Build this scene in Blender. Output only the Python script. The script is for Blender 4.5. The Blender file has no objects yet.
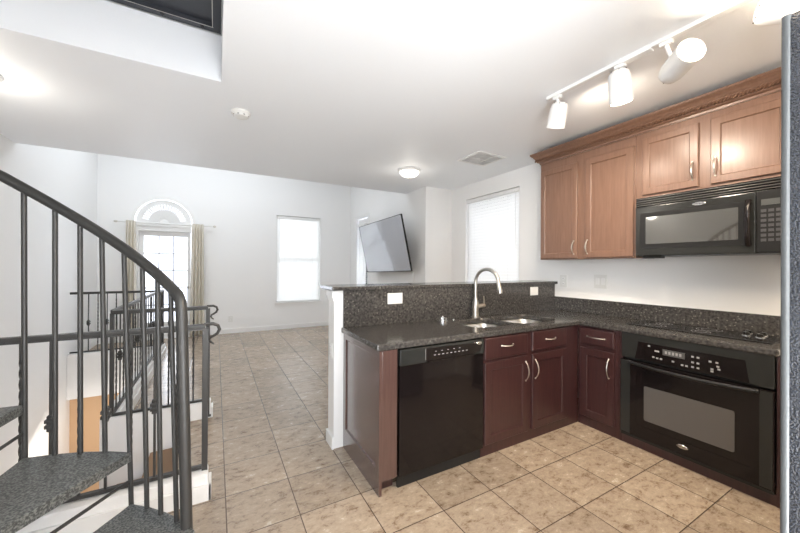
import bpy, bmesh, math, random
from mathutils import Vector, Matrix
random.seed(7)
scene = bpy.context.scene
COL = scene.collection
PI = math.pi

# ------------------------------------------------------------------ camera
YAW, PITCH, ROLL, FPX, EYE = math.radians(29.16), math.radians(0.11), math.radians(0.30), 329.6, 1.40
fw = Vector((math.sin(YAW), math.cos(YAW), 0)); rt = Vector((math.cos(YAW), -math.sin(YAW), 0)); up = Vector((0, 0, 1))
fw, up = fw*math.cos(PITCH)+up*math.sin(PITCH), up*math.cos(PITCH)-fw*math.sin(PITCH)
rt, up = rt*math.cos(ROLL)+up*math.sin(ROLL), up*math.cos(ROLL)-rt*math.sin(ROLL)
cam_data = bpy.data.cameras.new('camera'); cam = bpy.data.objects.new('camera', cam_data); COL.objects.link(cam)
cam_data.sensor_width = 36; cam_data.lens = FPX/800*36; cam_data.clip_start = 0.02
m = Matrix((rt, up, -fw)).transposed().to_4x4(); m.translation = (0, 0, EYE)
cam.matrix_world = m
scene.camera = cam

# ------------------------------------------------------------------ world, exposure, lights
scene.view_settings.view_transform = 'Standard'
scene.view_settings.look = 'None'
scene.view_settings.gamma = 1
scene.view_settings.use_curve_mapping = False
scene.view_settings.exposure = 1.0
scene.cycles.max_bounces = 10
scene.cycles.diffuse_bounces = 6
scene.cycles.glossy_bounces = 4
scene.cycles.transparent_max_bounces = 16
scene.cycles.sample_clamp_indirect = 6
world = bpy.data.worlds.new('world'); scene.world = world; world.use_nodes = True
bg = world.node_tree.nodes['Background']; bg.inputs[0].default_value = (0.80, 0.86, 1.0, 1); bg.inputs[1].default_value = 1.6

def area(name, loc, direction, sx, sy, power, color=(1, 1, 1)):
    l = bpy.data.lights.new(name, 'AREA'); l.shape = 'RECTANGLE'; l.size = sx; l.size_y = sy
    l.energy = power; l.color = color
    o = bpy.data.objects.new(name, l); COL.objects.link(o); o.location = loc
    o.rotation_euler = Vector(direction).to_track_quat('-Z', 'Z').to_euler()
    return o
def point(name, loc, power, color, r=0.05):
    l = bpy.data.lights.new(name, 'POINT'); l.energy = power; l.color = color; l.shadow_soft_size = r
    o = bpy.data.objects.new(name, l); COL.objects.link(o); o.location = loc
    return o
def spot(name, loc, direction, power, color, size=1.6, blend=0.8, r=0.04):
    l = bpy.data.lights.new(name, 'SPOT'); l.energy = power; l.color = color; l.spot_size = size; l.spot_blend = blend; l.shadow_soft_size = r
    o = bpy.data.objects.new(name, l); COL.objects.link(o); o.location = loc
    o.rotation_euler = Vector(direction).to_track_quat('-Z', 'Z').to_euler()
    return o
DAY = (0.90, 0.95, 1.0)
area('daylight_arched_door', (-0.85, 8.05, 1.3), (0, -1, 0), 1.2, 2.8, 18, DAY)
area('daylight_tall_window', (1.66, 8.05, 1.6), (0, -1, 0), 1.2, 2.1, 26, DAY)
area('daylight_kitchen_window', (3.75, 3.48, 1.75), (-1, 0, 0), 1.3, 1.6, 11, DAY)
area('daylight_side_door', (3.2, 6.92, 1.4), (-1, 0, 0), 0.9, 2.3, 12, DAY)
area('fill_behind_camera', (-0.35, -2.5, 1.55), (0, 1, 0), 2.5, 2.0, 25, (0.96, 0.985, 1.0))  # added fill light outside an unseen, made-up back window
area('fill_kitchen_ceiling', (1.75, 0.15, 2.66), (0, 0, -1), 1.2, 0.7, 40, (1.0, 0.80, 0.58))  # unseen fill added to brighten the kitchen floor and cabinets
area('fill_left_behind_camera', (-2.15, -1.2, 1.6), (1, 0.12, 0), 1.3, 1.5, 85, (0.97, 0.99, 1.0))  # added fill through a made-up side window, lifts the right kitchen wall
area('fill_ceiling_uplight', (0.55, -0.75, 0.45), (0.15, 0.12, 1), 1.0, 1.2, 60, (0.95, 0.98, 1.0))  # unseen uplight added to brighten the ceiling
area('fill_hall_ceiling', (-0.3, -1.4, 2.66), (0, 0, -1), 1.6, 0.7, 30, (0.97, 0.98, 1.0))  # added downward fill behind the camera, has no fitting
area('fill_upper_living', (-0.1, 6.3, 4.05), (0, 0, -1), 3.0, 1.2, 23, DAY)  # added area fill under the living room ceiling, no window there
area('fill_upper_storey', (-0.9, 0.2, 5.0), (0, 0.3, -1), 1.4, 1.4, 0.8, DAY)  # unseen fill added to light the ceiling opening from above
area('fill_lower_hall', (-1.3, 5.2, -0.62), (0.0, 0.35, -1), 0.5, 1.2, 8, (1.0, 0.93, 0.85))  # added fill that brightens the tan wall on the lower level

# ------------------------------------------------------------------ materials
def new_mat(name):
    mt = bpy.data.materials.new(name); mt.use_nodes = True
    nt = mt.node_tree; return mt, nt, nt.nodes['Principled BSDF']
def N(nt, t, **kw):
    n = nt.nodes.new(t)
    for k, v in kw.items(): setattr(n, k, v)
    return n
def pbr(name, color, rough=0.5, metal=0.0, bump=0.0, bump_scale=200, spec=0.5, coat=0.0, emit=None, emit_s=0, vary=0.0, vary_scale=3):
    mt, nt, b = new_mat(name)
    b.inputs['Base Color'].default_value = (*color, 1); b.inputs['Roughness'].default_value = rough
    b.inputs['Metallic'].default_value = metal; b.inputs['Specular IOR Level'].default_value = spec
    b.inputs['Coat Weight'].default_value = coat; b.inputs['Coat Roughness'].default_value = 0.08
    tc = N(nt, 'ShaderNodeTexCoord')
    if vary:
        no = N(nt, 'ShaderNodeTexNoise'); no.inputs['Scale'].default_value = vary_scale; nt.links.new(tc.outputs['Object'], no.inputs['Vector'])
        mx = N(nt, 'ShaderNodeMix', data_type='RGBA')
        mx.inputs[6].default_value = (*[c*(1-vary) for c in color], 1); mx.inputs[7].default_value = (*[min(1, c*(1+vary)) for c in color], 1)
        nt.links.new(no.outputs['Fac'], mx.inputs[0]); nt.links.new(mx.outputs[2], b.inputs['Base Color'])
    if bump:
        no = N(nt, 'ShaderNodeTexNoise'); no.inputs['Scale'].default_value = bump_scale; nt.links.new(tc.outputs['Object'], no.inputs['Vector'])
        bp = N(nt, 'ShaderNodeBump'); bp.inputs['Strength'].default_value = bump; bp.inputs['Distance'].default_value = 0.002
        nt.links.new(no.outputs['Fac'], bp.inputs['Height']); nt.links.new(bp.outputs['Normal'], b.inputs['Normal'])
    if emit:
        b.inputs['Emission Color'].default_value = (*emit, 1); b.inputs['Emission Strength'].default_value = emit_s
    return mt
def wood(name, c1, c2, rough=0.35, coat=0.2, coat_rough=0.25):
    mt, nt, b = new_mat(name)
    tc = N(nt, 'ShaderNodeTexCoord'); mp = N(nt, 'ShaderNodeMapping'); mp.inputs['Scale'].default_value = (22, 22, 1.3)
    nt.links.new(tc.outputs['Object'], mp.inputs[0])
    no = N(nt, 'ShaderNodeTexNoise'); no.inputs['Scale'].default_value = 3.0; no.inputs['Detail'].default_value = 6; no.inputs['Distortion'].default_value = 0.6
    nt.links.new(mp.outputs[0], no.inputs['Vector'])
    cr = N(nt, 'ShaderNodeValToRGB'); cr.color_ramp.elements[0].position = 0.3; cr.color_ramp.elements[1].position = 0.72
    cr.color_ramp.elements[0].color = (*c1, 1); cr.color_ramp.elements[1].color = (*c2, 1)
    nt.links.new(no.outputs['Fac'], cr.inputs[0]); nt.links.new(cr.outputs[0], b.inputs['Base Color'])
    b.inputs['Roughness'].default_value = rough; b.inputs['Coat Weight'].default_value = coat; b.inputs['Coat Roughness'].default_value = coat_rough
    return mt
def granite():
    mt, nt, b = new_mat('granite')
    tc = N(nt, 'ShaderNodeTexCoord')
    base = N(nt, 'ShaderNodeTexNoise'); base.inputs['Scale'].default_value = 55; base.inputs['Detail'].default_value = 4
    nt.links.new(tc.outputs['Object'], base.inputs['Vector'])
    cr = N(nt, 'ShaderNodeValToRGB'); e = cr.color_ramp.elements
    e[0].position = 0.34; e[0].color = (0.026, 0.025, 0.024, 1); e[1].position = 0.68; e[1].color = (0.085, 0.079, 0.074, 1)
    nt.links.new(base.outputs['Fac'], cr.inputs[0])
    vo = N(nt, 'ShaderNodeTexVoronoi'); vo.inputs['Scale'].default_value = 85; nt.links.new(tc.outputs['Object'], vo.inputs['Vector'])
    sep = N(nt, 'ShaderNodeSeparateColor'); nt.links.new(vo.outputs['Color'], sep.inputs[0])
    gt = N(nt, 'ShaderNodeMath', operation='GREATER_THAN'); gt.inputs[1].default_value = 0.92; nt.links.new(sep.outputs[0], gt.inputs[0])
    lt = N(nt, 'ShaderNodeMath', operation='LESS_THAN'); lt.inputs[1].default_value = 0.42; nt.links.new(vo.outputs['Distance'], lt.inputs[0])
    mu = N(nt, 'ShaderNodeMath', operation='MULTIPLY'); nt.links.new(gt.outputs[0], mu.inputs[0]); nt.links.new(lt.outputs[0], mu.inputs[1])
    mx = N(nt, 'ShaderNodeMix', data_type='RGBA'); mx.inputs[7].default_value = (0.15, 0.14, 0.125, 1)
    nt.links.new(mu.outputs[0], mx.inputs[0]); nt.links.new(cr.outputs[0], mx.inputs[6]); nt.links.new(mx.outputs[2], b.inputs['Base Color'])
    b.inputs['Roughness'].default_value = 0.16; b.inputs['Specular IOR Level'].default_value = 0.55
    return mt
def tile():
    mt, nt, b = new_mat('travertine_tile')
    L = nt.links.new
    tc = N(nt, 'ShaderNodeTexCoord'); sx = N(nt, 'ShaderNodeSeparateXYZ'); L(tc.outputs['Object'], sx.inputs[0])
    T = 0.36498
    def M(op, a, b_=None, c=None):
        n = N(nt, 'ShaderNodeMath', operation=op)
        for i, v in enumerate((a, b_, c)):
            if v is None: continue
            if isinstance(v, (int, float)): n.inputs[i].default_value = v
            else: L(v, n.inputs[i])
        return n.outputs[0]
    ux = M('DIVIDE', M('SUBTRACT', sx.outputs[0], 0.0577), T); uy = M('DIVIDE', M('SUBTRACT', sx.outputs[1], 2.2621), T)
    dx = M('ABSOLUTE', M('SUBTRACT', M('FRACT', M('ADD', ux, 0.5)), 0.5)); dy = M('ABSOLUTE', M('SUBTRACT', M('FRACT', M('ADD', uy, 0.5)), 0.5))
    d = M('MINIMUM', dx, dy)                                   # 0 at a grout line, in tiles
    grout = M('LESS_THAN', d, 0.0075)
    cell = N(nt, 'ShaderNodeCombineXYZ'); L(M('FLOOR', ux), cell.inputs[0]); L(M('FLOOR', uy), cell.inputs[1])
    wn = N(nt, 'ShaderNodeTexWhiteNoise', noise_dimensions='3D'); L(cell.outputs[0], wn.inputs['Vector'])
    off = N(nt, 'ShaderNodeVectorMath', operation='SCALE'); L(wn.outputs['Color'], off.inputs[0]); off.inputs['Scale'].default_value = 9
    add = N(nt, 'ShaderNodeVectorMath', operation='ADD'); L(tc.outputs['Object'], add.inputs[0]); L(off.outputs[0], add.inputs[1])
    mp = N(nt, 'ShaderNodeMapping'); mp.inputs['Scale'].default_value = (1, 1.6, 1); L(add.outputs[0], mp.inputs[0])
    n1 = N(nt, 'ShaderNodeTexNoise'); n1.inputs['Scale'].default_value = 11; n1.inputs['Detail'].default_value = 10; n1.inputs['Roughness'].default_value = 0.80; n1.inputs['Distortion'].default_value = 0.25
    L(mp.outputs[0], n1.inputs['Vector'])
    cr = N(nt, 'ShaderNodeValToRGB'); e = cr.color_ramp.elements
    e[0].position = 0.36; e[0].color = (0.165, 0.105, 0.062, 1); e[1].position = 0.63; e[1].color = (0.46, 0.375, 0.28, 1)
    k = e.new(0.46); k.color = (0.35, 0.275, 0.205, 1)
    L(n1.outputs['Fac'], cr.inputs[0])
    tint = N(nt, 'ShaderNodeMix', data_type='RGBA', blend_type='MULTIPLY'); tint.inputs[0].default_value = 1
    tv = N(nt, 'ShaderNodeMapRange'); tv.inputs['To Min'].default_value = 0.80; tv.inputs['To Max'].default_value = 1.02; L(wn.outputs['Value'], tv.inputs['Value'])
    L(cr.outputs[0], tint.inputs[6]); L(tv.outputs[0], tint.inputs[7])
    mx = N(nt, 'ShaderNodeMix', data_type='RGBA'); L(grout, mx.inputs[0]); L(tint.outputs[2], mx.inputs[6]); mx.inputs[7].default_value = (0.075, 0.052, 0.038, 1)
    L(mx.outputs[2], b.inputs['Base Color'])
    rr = N(nt, 'ShaderNodeMapRange'); rr.inputs['To Min'].default_value = 0.17; rr.inputs['To Max'].default_value = 0.34; L(n1.outputs['Fac'], rr.inputs['Value'])
    L(rr.outputs[0], b.inputs['Roughness']); b.inputs['Specular IOR Level'].default_value = 0.75
    hh = M('MINIMUM', M('MULTIPLY', d, 60), 1.0)
    hs = M('ADD', hh, M('MULTIPLY', n1.outputs['Fac'], 0.35))
    bp = N(nt, 'ShaderNodeBump'); bp.inputs['Strength'].default_value = 0.35; bp.inputs['Distance'].default_value = 0.003; L(hs, bp.inputs['Height']); L(bp.outputs[0], b.inputs['Normal'])
    return mt
def hammered(name, c1, c2, scale, bump, rough, metal=0.0):
    mt, nt, b = new_mat(name); L = nt.links.new
    tc = N(nt, 'ShaderNodeTexCoord')
    n1 = N(nt, 'ShaderNodeTexNoise'); n1.inputs['Scale'].default_value = scale; n1.inputs['Detail'].default_value = 3; L(tc.outputs['Object'], n1.inputs['Vector'])
    cr = N(nt, 'ShaderNodeValToRGB'); cr.color_ramp.elements[0].position = 0.42; cr.color_ramp.elements[1].position = 0.62
    cr.color_ramp.elements[0].color = (*c1, 1); cr.color_ramp.elements[1].color = (*c2, 1)
    L(n1.outputs['Fac'], cr.inputs[0]); L(cr.outputs[0], b.inputs['Base Color'])
    bp = N(nt, 'ShaderNodeBump'); bp.inputs['Strength'].default_value = bump; bp.inputs['Distance'].default_value = 0.004; L(n1.outputs['Fac'], bp.inputs['Height']); L(bp.outputs[0], b.inputs['Normal'])
    b.inputs['Roughness'].default_value = rough; b.inputs['Metallic'].default_value = metal
    return mt
def glass_mat():
    mt, nt, b = new_mat('window_glass'); L = nt.links.new
    out = nt.nodes['Material Output']; nt.nodes.remove(b)
    tr = N(nt, 'ShaderNodeBsdfTransparent'); gl = N(nt, 'ShaderNodeBsdfGlossy'); gl.inputs['Roughness'].default_value = 0.02
    fr = N(nt, 'ShaderNodeFresnel'); fr.inputs[0].default_value = 1.45
    mx = N(nt, 'ShaderNodeMixShader'); L(fr.outputs[0], mx.inputs[0]); L(tr.outputs[0], mx.inputs[1]); L(gl.outputs[0], mx.inputs[2]); L(mx.outputs[0], out.inputs[0])
    return mt
def translucent(name, color, fac):
    mt, nt, b = new_mat(name); L = nt.links.new
    out = nt.nodes['Material Output']; b.inputs['Base Color'].default_value = (*color, 1); b.inputs['Roughness'].default_value = 0.6
    tl = N(nt, 'ShaderNodeBsdfTranslucent'); tl.inputs[0].default_value = (*color, 1)
    mx = N(nt, 'ShaderNodeMixShader'); mx.inputs[0].default_value = fac; L(b.outputs[0], mx.inputs[1]); L(tl.outputs[0], mx.inputs[2]); L(mx.outputs[0], out.inputs[0])
    return mt
WALL = pbr('wall_paint', (0.83, 0.83, 0.825), 0.75, bump=0.25, bump_scale=120)
KWALL = WALL
CEIL = pbr('ceiling_paint', (0.87, 0.89, 0.915), 0.55, bump=0.3, bump_scale=90)
WHITE = pbr('white_trim_paint', (0.80, 0.80, 0.79), 0.4)
TAN = pbr('tan_wall_paint', (0.56, 0.37, 0.22), 0.8)
CARPET = pbr('stair_carpet', (0.30, 0.20, 0.13), 0.95, bump=0.5, bump_scale=300)
TILE = tile(); GRAN = granite()
CHERRY = wood('dark_cherry_wood', (0.028, 0.009, 0.0095), (0.048, 0.0165, 0.0155), 0.36, 0.3)
CHERRY_END = wood('dark_cherry_end_wood', (0.062, 0.032, 0.028), (0.088, 0.048, 0.040), 0.25, 1.0, 0.2)
MAPLE = wood('honey_maple_wood', (0.152, 0.080, 0.051), (0.200, 0.111, 0.074), 0.34, 0.4)
BLACK = pbr('gloss_black', (0.008, 0.006, 0.006), 0.10, spec=0.32)
BLACK2 = pbr('satin_black', (0.013, 0.013, 0.013), 0.28, spec=0.35)
GREYBLK = pbr('grey_black_gloss', (0.020, 0.021, 0.020), 0.16, spec=0.4)
GLASSBLK = pbr('dark_oven_glass', (0.085, 0.08, 0.076), 0.08, spec=0.7)
MWGLASS = pbr('microwave_door_glass', (0.16, 0.16, 0.155), 0.04, 0.7, spec=1.0)
STEEL = pbr('brushed_steel', (0.74, 0.72, 0.69), 0.36, 1.0)
CHROME = pbr('chrome', (0.75, 0.75, 0.74), 0.12, 1.0)
NICKEL = pbr('satin_nickel', (0.60, 0.57, 0.52), 0.32, 1.0)
IRON = pbr('grey_painted_iron', (0.045, 0.044, 0.042), 0.4, 0.2, bump=0.15, bump_scale=60)
TREAD = hammered('hammered_grey_metal', (0.055, 0.058, 0.057), (0.20, 0.207, 0.197), 120, 0.5, 0.36, 0.2)
FRIDGE = hammered('textured_black_enamel', (0.005, 0.006, 0.008), (0.020, 0.024, 0.034), 260, 1.0, 0.25)
FRIDGE_GLINT = pbr('fridge_edge_glint', (0.075, 0.08, 0.082), 0.3, bump=0.4, bump_scale=260)  # lighter grey painted in for the highlight on the door edge
PLASTIC = pbr('white_plastic', (0.74, 0.74, 0.72), 0.35)
BUTTON = pbr('printed_grey_marks', (0.30, 0.30, 0.30), 0.5)
GLASS = glass_mat()
BLIND = translucent('blind_slat_white', (0.88, 0.88, 0.87), 0.30)
CURTAIN = translucent('cream_curtain_cloth', (0.82, 0.78, 0.70), 0.3)
FANMAT = translucent('white_fan_shade', (0.80, 0.80, 0.79), 0.0)
SCREEN = pbr('tv_screen', (0.46, 0.47, 0.50), 0.10, 0.85, spec=1.0)
BULB = pbr('lit_lamp_face', (1, 1, 1), 0.5, emit=(1.0, 0.90, 0.74), emit_s=14)
BULB_OFF = pbr('lamp_face_dim', (1, 1, 1), 0.5, emit=(1.0, 0.88, 0.70), emit_s=5)
DOME = pbr('frosted_lamp_glass', (0.9, 0.9, 0.88), 0.4, emit=(1.0, 0.93, 0.82), emit_s=0.8)
DARK = pbr('dark_hole', (0.01, 0.01, 0.01), 0.8)
PLATFORM = pbr('blue_grey_platform_steel', (0.040, 0.043, 0.052), 0.45, 0.2)

# ------------------------------------------------------------------ mesh helpers
class MB:
    def __init__(s): s.bm = bmesh.new()
    def box(s, x0, y0, z0, x1, y1, z1, bev=0.0, M=None):
        x0, x1 = sorted((x0, x1)); y0, y1 = sorted((y0, y1)); z0, z1 = sorted((z0, z1))
        b = bmesh.new()
        vs = [b.verts.new(p) for p in ((x0,y0,z0),(x1,y0,z0),(x1,y1,z0),(x0,y1,z0),(x0,y0,z1),(x1,y0,z1),(x1,y1,z1),(x0,y1,z1))]
        for f in ((0,3,2,1),(4,5,6,7),(0,1,5,4),(1,2,6,5),(2,3,7,6),(3,0,4,7)): b.faces.new([vs[i] for i in f])
        if bev > 0: bmesh.ops.bevel(b, geom=b.edges[:], offset=min(bev, 0.45*min(x1-x0, y1-y0, z1-z0)), segments=2, affect='EDGES', profile=0.7)
        if M is not None: b.transform(M)
        s.merge(b); return s
    def merge(s, b):
        me = bpy.data.meshes.new('tmp'); b.to_mesh(me); b.free(); s.bm.from_mesh(me); bpy.data.meshes.remove(me)
    def rings(s, rings, closed=True, cap=True, flip=False):
        vr = [[s.bm.verts.new(p) for p in r] for r in rings]; n = len(vr[0])
        for a, b in zip(vr, vr[1:]):
            for i in range(n if closed else n-1):
                j = (i+1) % n
                try: s.bm.faces.new((a[i], a[j], b[j], b[i]))
                except ValueError: pass
        if cap and closed:
            for r in (vr[0], vr[-1]):
                try: s.bm.faces.new(r)
                except ValueError: pass
        return s
    def tube(s, pts, r, seg=10, cap=True):
        pts = [Vector(p) for p in pts]; n = len(pts)
        rs = r if isinstance(r, (list, tuple)) else [r]*n
        tang = []
        for i in range(n):
            t = (pts[min(i+1, n-1)]-pts[max(i-1, 0)]); tang.append(t.normalized() if t.length > 1e-9 else Vector((0,0,1)))
        ref = Vector((0,0,1)) if abs(tang[0].z) < 0.9 else Vector((1,0,0))
        nrm = tang[0].cross(ref).normalized(); out = []
        for i in range(n):
            if i:
                ax = tang[i-1].cross(tang[i])
                if ax.length > 1e-9: nrm = Matrix.Rotation(tang[i-1].angle(tang[i]), 3, ax.normalized()) @ nrm
                nrm = (nrm - tang[i]*nrm.dot(tang[i])).normalized()
            bn = tang[i].cross(nrm)
            out.append([pts[i]+(nrm*math.cos(2*PI*k/seg)+bn*math.sin(2*PI*k/seg))*rs[i] for k in range(seg)])
        return s.rings(out, cap=cap)
    def lathe(s, prof, origin=(0,0,0), axis=(0,0,1), seg=24, cap=True):
        q = Vector(axis).to_track_quat('Z', 'Y').to_matrix(); o = Vector(origin)
        return s.rings([[o+q@Vector((r*math.cos(2*PI*k/seg), r*math.sin(2*PI*k/seg), h)) for k in range(seg)] for r, h in prof], cap=cap)
    def prism(s, outer, holes, origin, u, v, n, depth):
        """polygon (with holes) in the u,v plane pushed by depth along n"""
        o, u, v, n = Vector(origin), Vector(u), Vector(v), Vector(n)
        b = bmesh.new(); edges = []
        for loop in [outer]+list(holes):
            vs = [b.verts.new(o+u*p[0]+v*p[1]) for p in loop]
            edges += [b.edges.new((vs[i], vs[(i+1) % len(vs)])) for i in range(len(vs))]
        bmesh.ops.triangle_fill(b, use_beauty=True, use_dissolve=False, edges=edges)
        r = bmesh.ops.extrude_face_region(b, geom=b.faces[:])
        bmesh.ops.translate(b, vec=n*depth, verts=[e for e in r['geom'] if isinstance(e, bmesh.types.BMVert)])
        s.merge(b); return s
    def build(s, name, mat, parent=None, smooth=False, bevel=0.0):
        bmesh.ops.recalc_face_normals(s.bm, faces=s.bm.faces[:])
        me = bpy.data.meshes.new(name); s.bm.to_mesh(me); s.bm.free()
        me.materials.append(mat)
        if smooth:
            me.polygons.foreach_set('use_smooth', [True]*len(me.polygons))
            me.set_sharp_from_angle(angle=math.radians(38))
        o = bpy.data.objects.new(name, me); COL.objects.link(o)
        if parent: o.parent = parent
        if bevel:
            bm_ = o.modifiers.new('bevel', 'BEVEL'); bm_.width = bevel; bm_.segments = 2; bm_.limit_method = 'ANGLE'; bm_.angle_limit = math.radians(50)
        return o
def rect(x0, y0, x1, y1): return [(x0,y0),(x1,y0),(x1,y1),(x0,y1)]
def rrect(x0, y0, x1, y1, r, n=5):
    out = []
    for cx, cy, a in ((x1-r,y0+r,-90),(x1-r,y1-r,0),(x0+r,y1-r,90),(x0+r,y0+r,180)):
        for k in range(n+1):
            t = math.radians(a+90*k/n); out.append((cx+r*math.cos(t), cy+r*math.sin(t)))
    return out
def thing(name, label, cat, loc=(0,0,0), rotz=0.0, group=None):
    o = bpy.data.objects.new(name, None); COL.objects.link(o); o.location = loc; o.rotation_euler = (0,0,rotz)
    o.empty_display_size = 0.05; o['label'] = label; o['category'] = cat
    if group: o['group'] = group
    return o
def tag(o, label, cat, group=None):
    o['label'] = label; o['category'] = cat
    if group: o['group'] = group
    return o
def struct(o, label=None):
    o['kind'] = 'structure'
    if label: o['label'] = label
    return o
def lettering(txt, size, M, mat, parent):
    c = bpy.data.curves.new('lettering', 'FONT'); c.body = txt; c.size = size; c.align_x = 'CENTER'; c.align_y = 'CENTER'; c.extrude = 0.0004
    t = bpy.data.objects.new('lettering', c); COL.objects.link(t)
    dg = bpy.context.evaluated_depsgraph_get(); me = bpy.data.meshes.new_from_object(t.evaluated_get(dg))
    bpy.data.objects.remove(t); me.transform(M); me.materials.clear(); me.materials.append(mat)
    o = bpy.data.objects.new('lettering', me); COL.objects.link(o); o.parent = parent; return o
def face_M(x, y, z):  # upright text facing local -Y
    return Matrix.Translation((x, y, z)) @ Matrix.Rotation(PI/2, 4, 'X')

# ------------------------------------------------------------------ geometry constants
XL, XR, XT = -1.85, 3.42, 2.90          # left wall, kitchen right wall, living right wall
YF, YE, YJ = 7.73, 5.0, 4.37            # far wall, edge of low ceiling, jog
ZC, ZU = 2.685, 4.15                    # kitchen ceiling, living ceiling
YA, YB, YD, XC = 2.352, 3.514, 6.40, -0.76

# ------------------------------------------------------------------ floor (with stairwell opening)
fl = MB()
fl.prism(rect(XL-.1, -2.2, XR, YF), [[(XL-.05, YA), (-0.24, YA), (-0.24, YB+.05), (XC, YB+.05), (XC, YD+.06), (XL-.05, YD+.06)]], (0,0,-0.15), (1,0,0), (0,1,0), (0,0,1), 0.15)
struct(fl.build('floor', TILE))
# ------------------------------------------------------------------ walls
def arch_pts(cx, z0, r, n=24, a0=0, a1=180): return [(cx+r*math.cos(math.radians(a0+(a1-a0)*k/n)), z0+r*math.sin(math.radians(a0+(a1-a0)*k/n))) for k in range(n+1)]
DX0, DX1, ACX, AZ, AR = -1.30, -0.44, -0.87, 2.215, 0.48
door_hole = [(DX0, 0.0), (DX1, 0.0)] + arch_pts(ACX, AZ, AR)
W2 = (1.17, 0.60, 2.15, 2.54)
far = MB()
far.prism([(XL-.1, -2.8), (XL-.1, ZU), (XT+.1, ZU), (XT+.1, -2.8)], [[(x, z) for x, z in [(DX0, 0.02), (DX1, 0.02)]+arch_pts(ACX, AZ, AR)], rect(*W2)], (0, YF, 0), (1,0,0), (0,0,1), (0,1,0), 0.14)
struct(far.build('wall_far', WALL))
lw = MB(); lw.prism(rect(-2.2, -2.8, YF, ZU), [rect(-1.9, .85, -.5, 2.35)], (XL, 0, 0), (0,1,0), (0,0,1), (-1,0,0), .12); lw.box(XL-.12, -2.2, ZU, XL, 3.2, 5.4)
struct(lw.build('wall_left', WALL))
WR = (2.97, 1.00, 4.02, 2.46)   # y0,z0,y1,z1
rw = MB(); rw.prism(rect(-0.7, 0, YJ, ZC), [rect(*WR)], (XR, 0, 0), (0,1,0), (0,0,1), (1,0,0), 0.14)
struct(rw.build('wall_right', KWALL))
jw = MB(); jw.box(XT, YJ, 0, XR+.14, YJ+.12, ZC)
struct(jw.build('wall_jog', WALL))
SD = (6.62, 0.0, 7.30, 2.52)
tw = MB(); tw.prism(rect(YJ+.12, 0, YF, ZU), [rect(SD[0], 0.02, SD[2], SD[3])], (XT, 0, 0), (0,1,0), (0,0,1), (1,0,0), 0.14)
struct(tw.build('wall_living_right', WALL))
bw = MB(); bw.prism([(XL-.1, -2.3), (XL-.1, 2.9), (1.3, 2.9), (1.3, -2.3)], [rect(-1.45, 0.6, 0.75, 2.4)], (0, -2.2, 0), (1,0,0), (0,0,1), (0,-1,0), 0.12)
struct(bw.build('wall_back', WALL))
kb = MB(); kb.box(1.17, -0.7, 0, XR, -0.58, ZC); kb.box(1.17, -2.2, 0, 1.29, -0.7, ZC)
struct(kb.build('wall_kitchen_back', WALL))
# ceilings
HX, HY0, HY1 = 0.025, -0.6, 2.614
ce = MB(); ce.prism(rect(XL, -2.2, XR, YE), [rect(XL+.004, HY0, HX, HY1)], (0,0,ZC), (1,0,0), (0,1,0), (0,0,1), 0.32)
struct(ce.build('ceiling', CEIL))
uc = MB(); uc.box(XL-.1, YE-.1, ZU, XT+.2, YF+.1, ZU+.1); uc.box(XL-.1, YE-.12, ZC+.32, XR, YE, ZU)
struct(uc.build('ceiling_living', CEIL))
us = MB(); us.box(XL-.1, HY0-.6, 5.3, 1.4, 3.3, 5.4); us.box(XL, 3.2, 3.005, 1.4, 3.3, 5.3); us.box(1.3, HY0-.5, 3.005, 1.4, 3.2, 5.3); us.box(XL, HY0-.6, 3.005, 1.4, HY0-.5, 5.3)
struct(us.build('wall_upper_storey', WALL))
# stairwell: curbs, shafts and lower level
c = MB(); c.box(XL, YA-.06, -2.7, -0.035, YA+.06, 0.155, 0.015)
struct(c.build('wall_stairwell_front', WALL))
c = MB(); c.box(-0.82, YB, -2.7, -0.035, YB+.10, 0.155, 0.015)
struct(c.build('wall_stairwell_middle', WALL))
c = MB(); c.box(XC-.06, YB+.08, -2.7, XC+.05, YD+.1, 0.155, 0.015)
struct(c.build('wall_stairwell_side', WALL))
c = MB(); c.box(XL, YD, -0.52, XC-.06, YD+.12, 0.125, 0.01)
struct(c.build('wall_stairwell_far', WALL))
c = MB(); c.box(XL, YD+.125, -2.7, 0.2, YD+.2, -0.15)
struct(c.build('wall_lower_tan', TAN))
c = MB(); c.box(XL, YA, -2.75, 0.3, YF, -2.65)
struct(c.build('floor_lower', CARPET))
st = MB()
for i in range(4):
    x1 = -0.24-0.225*i; st.box(x1-0.225-0.02, YA+.06, -0.2*(i+1)-0.16, x1, YB, -0.2*(i+1), 0.012)
st.box(XL, YA+.06, -1.0, -1.1, YB, -0.8, 0.01)
struct(st.build('floor_stair_flight', CARPET))
# baseboards
def bb(name, x0, y0, x1, y1, h=0.095):
    c = MB(); c.box(x0, y0, 0, x1, y1, h, 0.004); return struct(c.build(name, WHITE))
bb('baseboard_far', DX1+.09, YF-.015, XT, YF)
bb('baseboard_left_far', XL, YD+.1, XL+.015, YF)
bb('baseboard_living_right', XT-.015, YJ+.1, XT, SD[0]-.08)
bb('baseboard_stairwell_front', XL, YA-.078, -0.018, YA-.06)
bb('baseboard_stairwell_front_end', -0.035, YA-.078, -0.018, YA+.06)
bb('baseboard_stairwell_middle_end', -0.035, YB-.0, -0.018, YB+.118)
bb('baseboard_stairwell_middle', XC+.07, YB+.10, -0.018, YB+.118)
bb('baseboard_stairwell_side', XC+.05, YB+.118, XC+.067, YD+.1)

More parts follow.
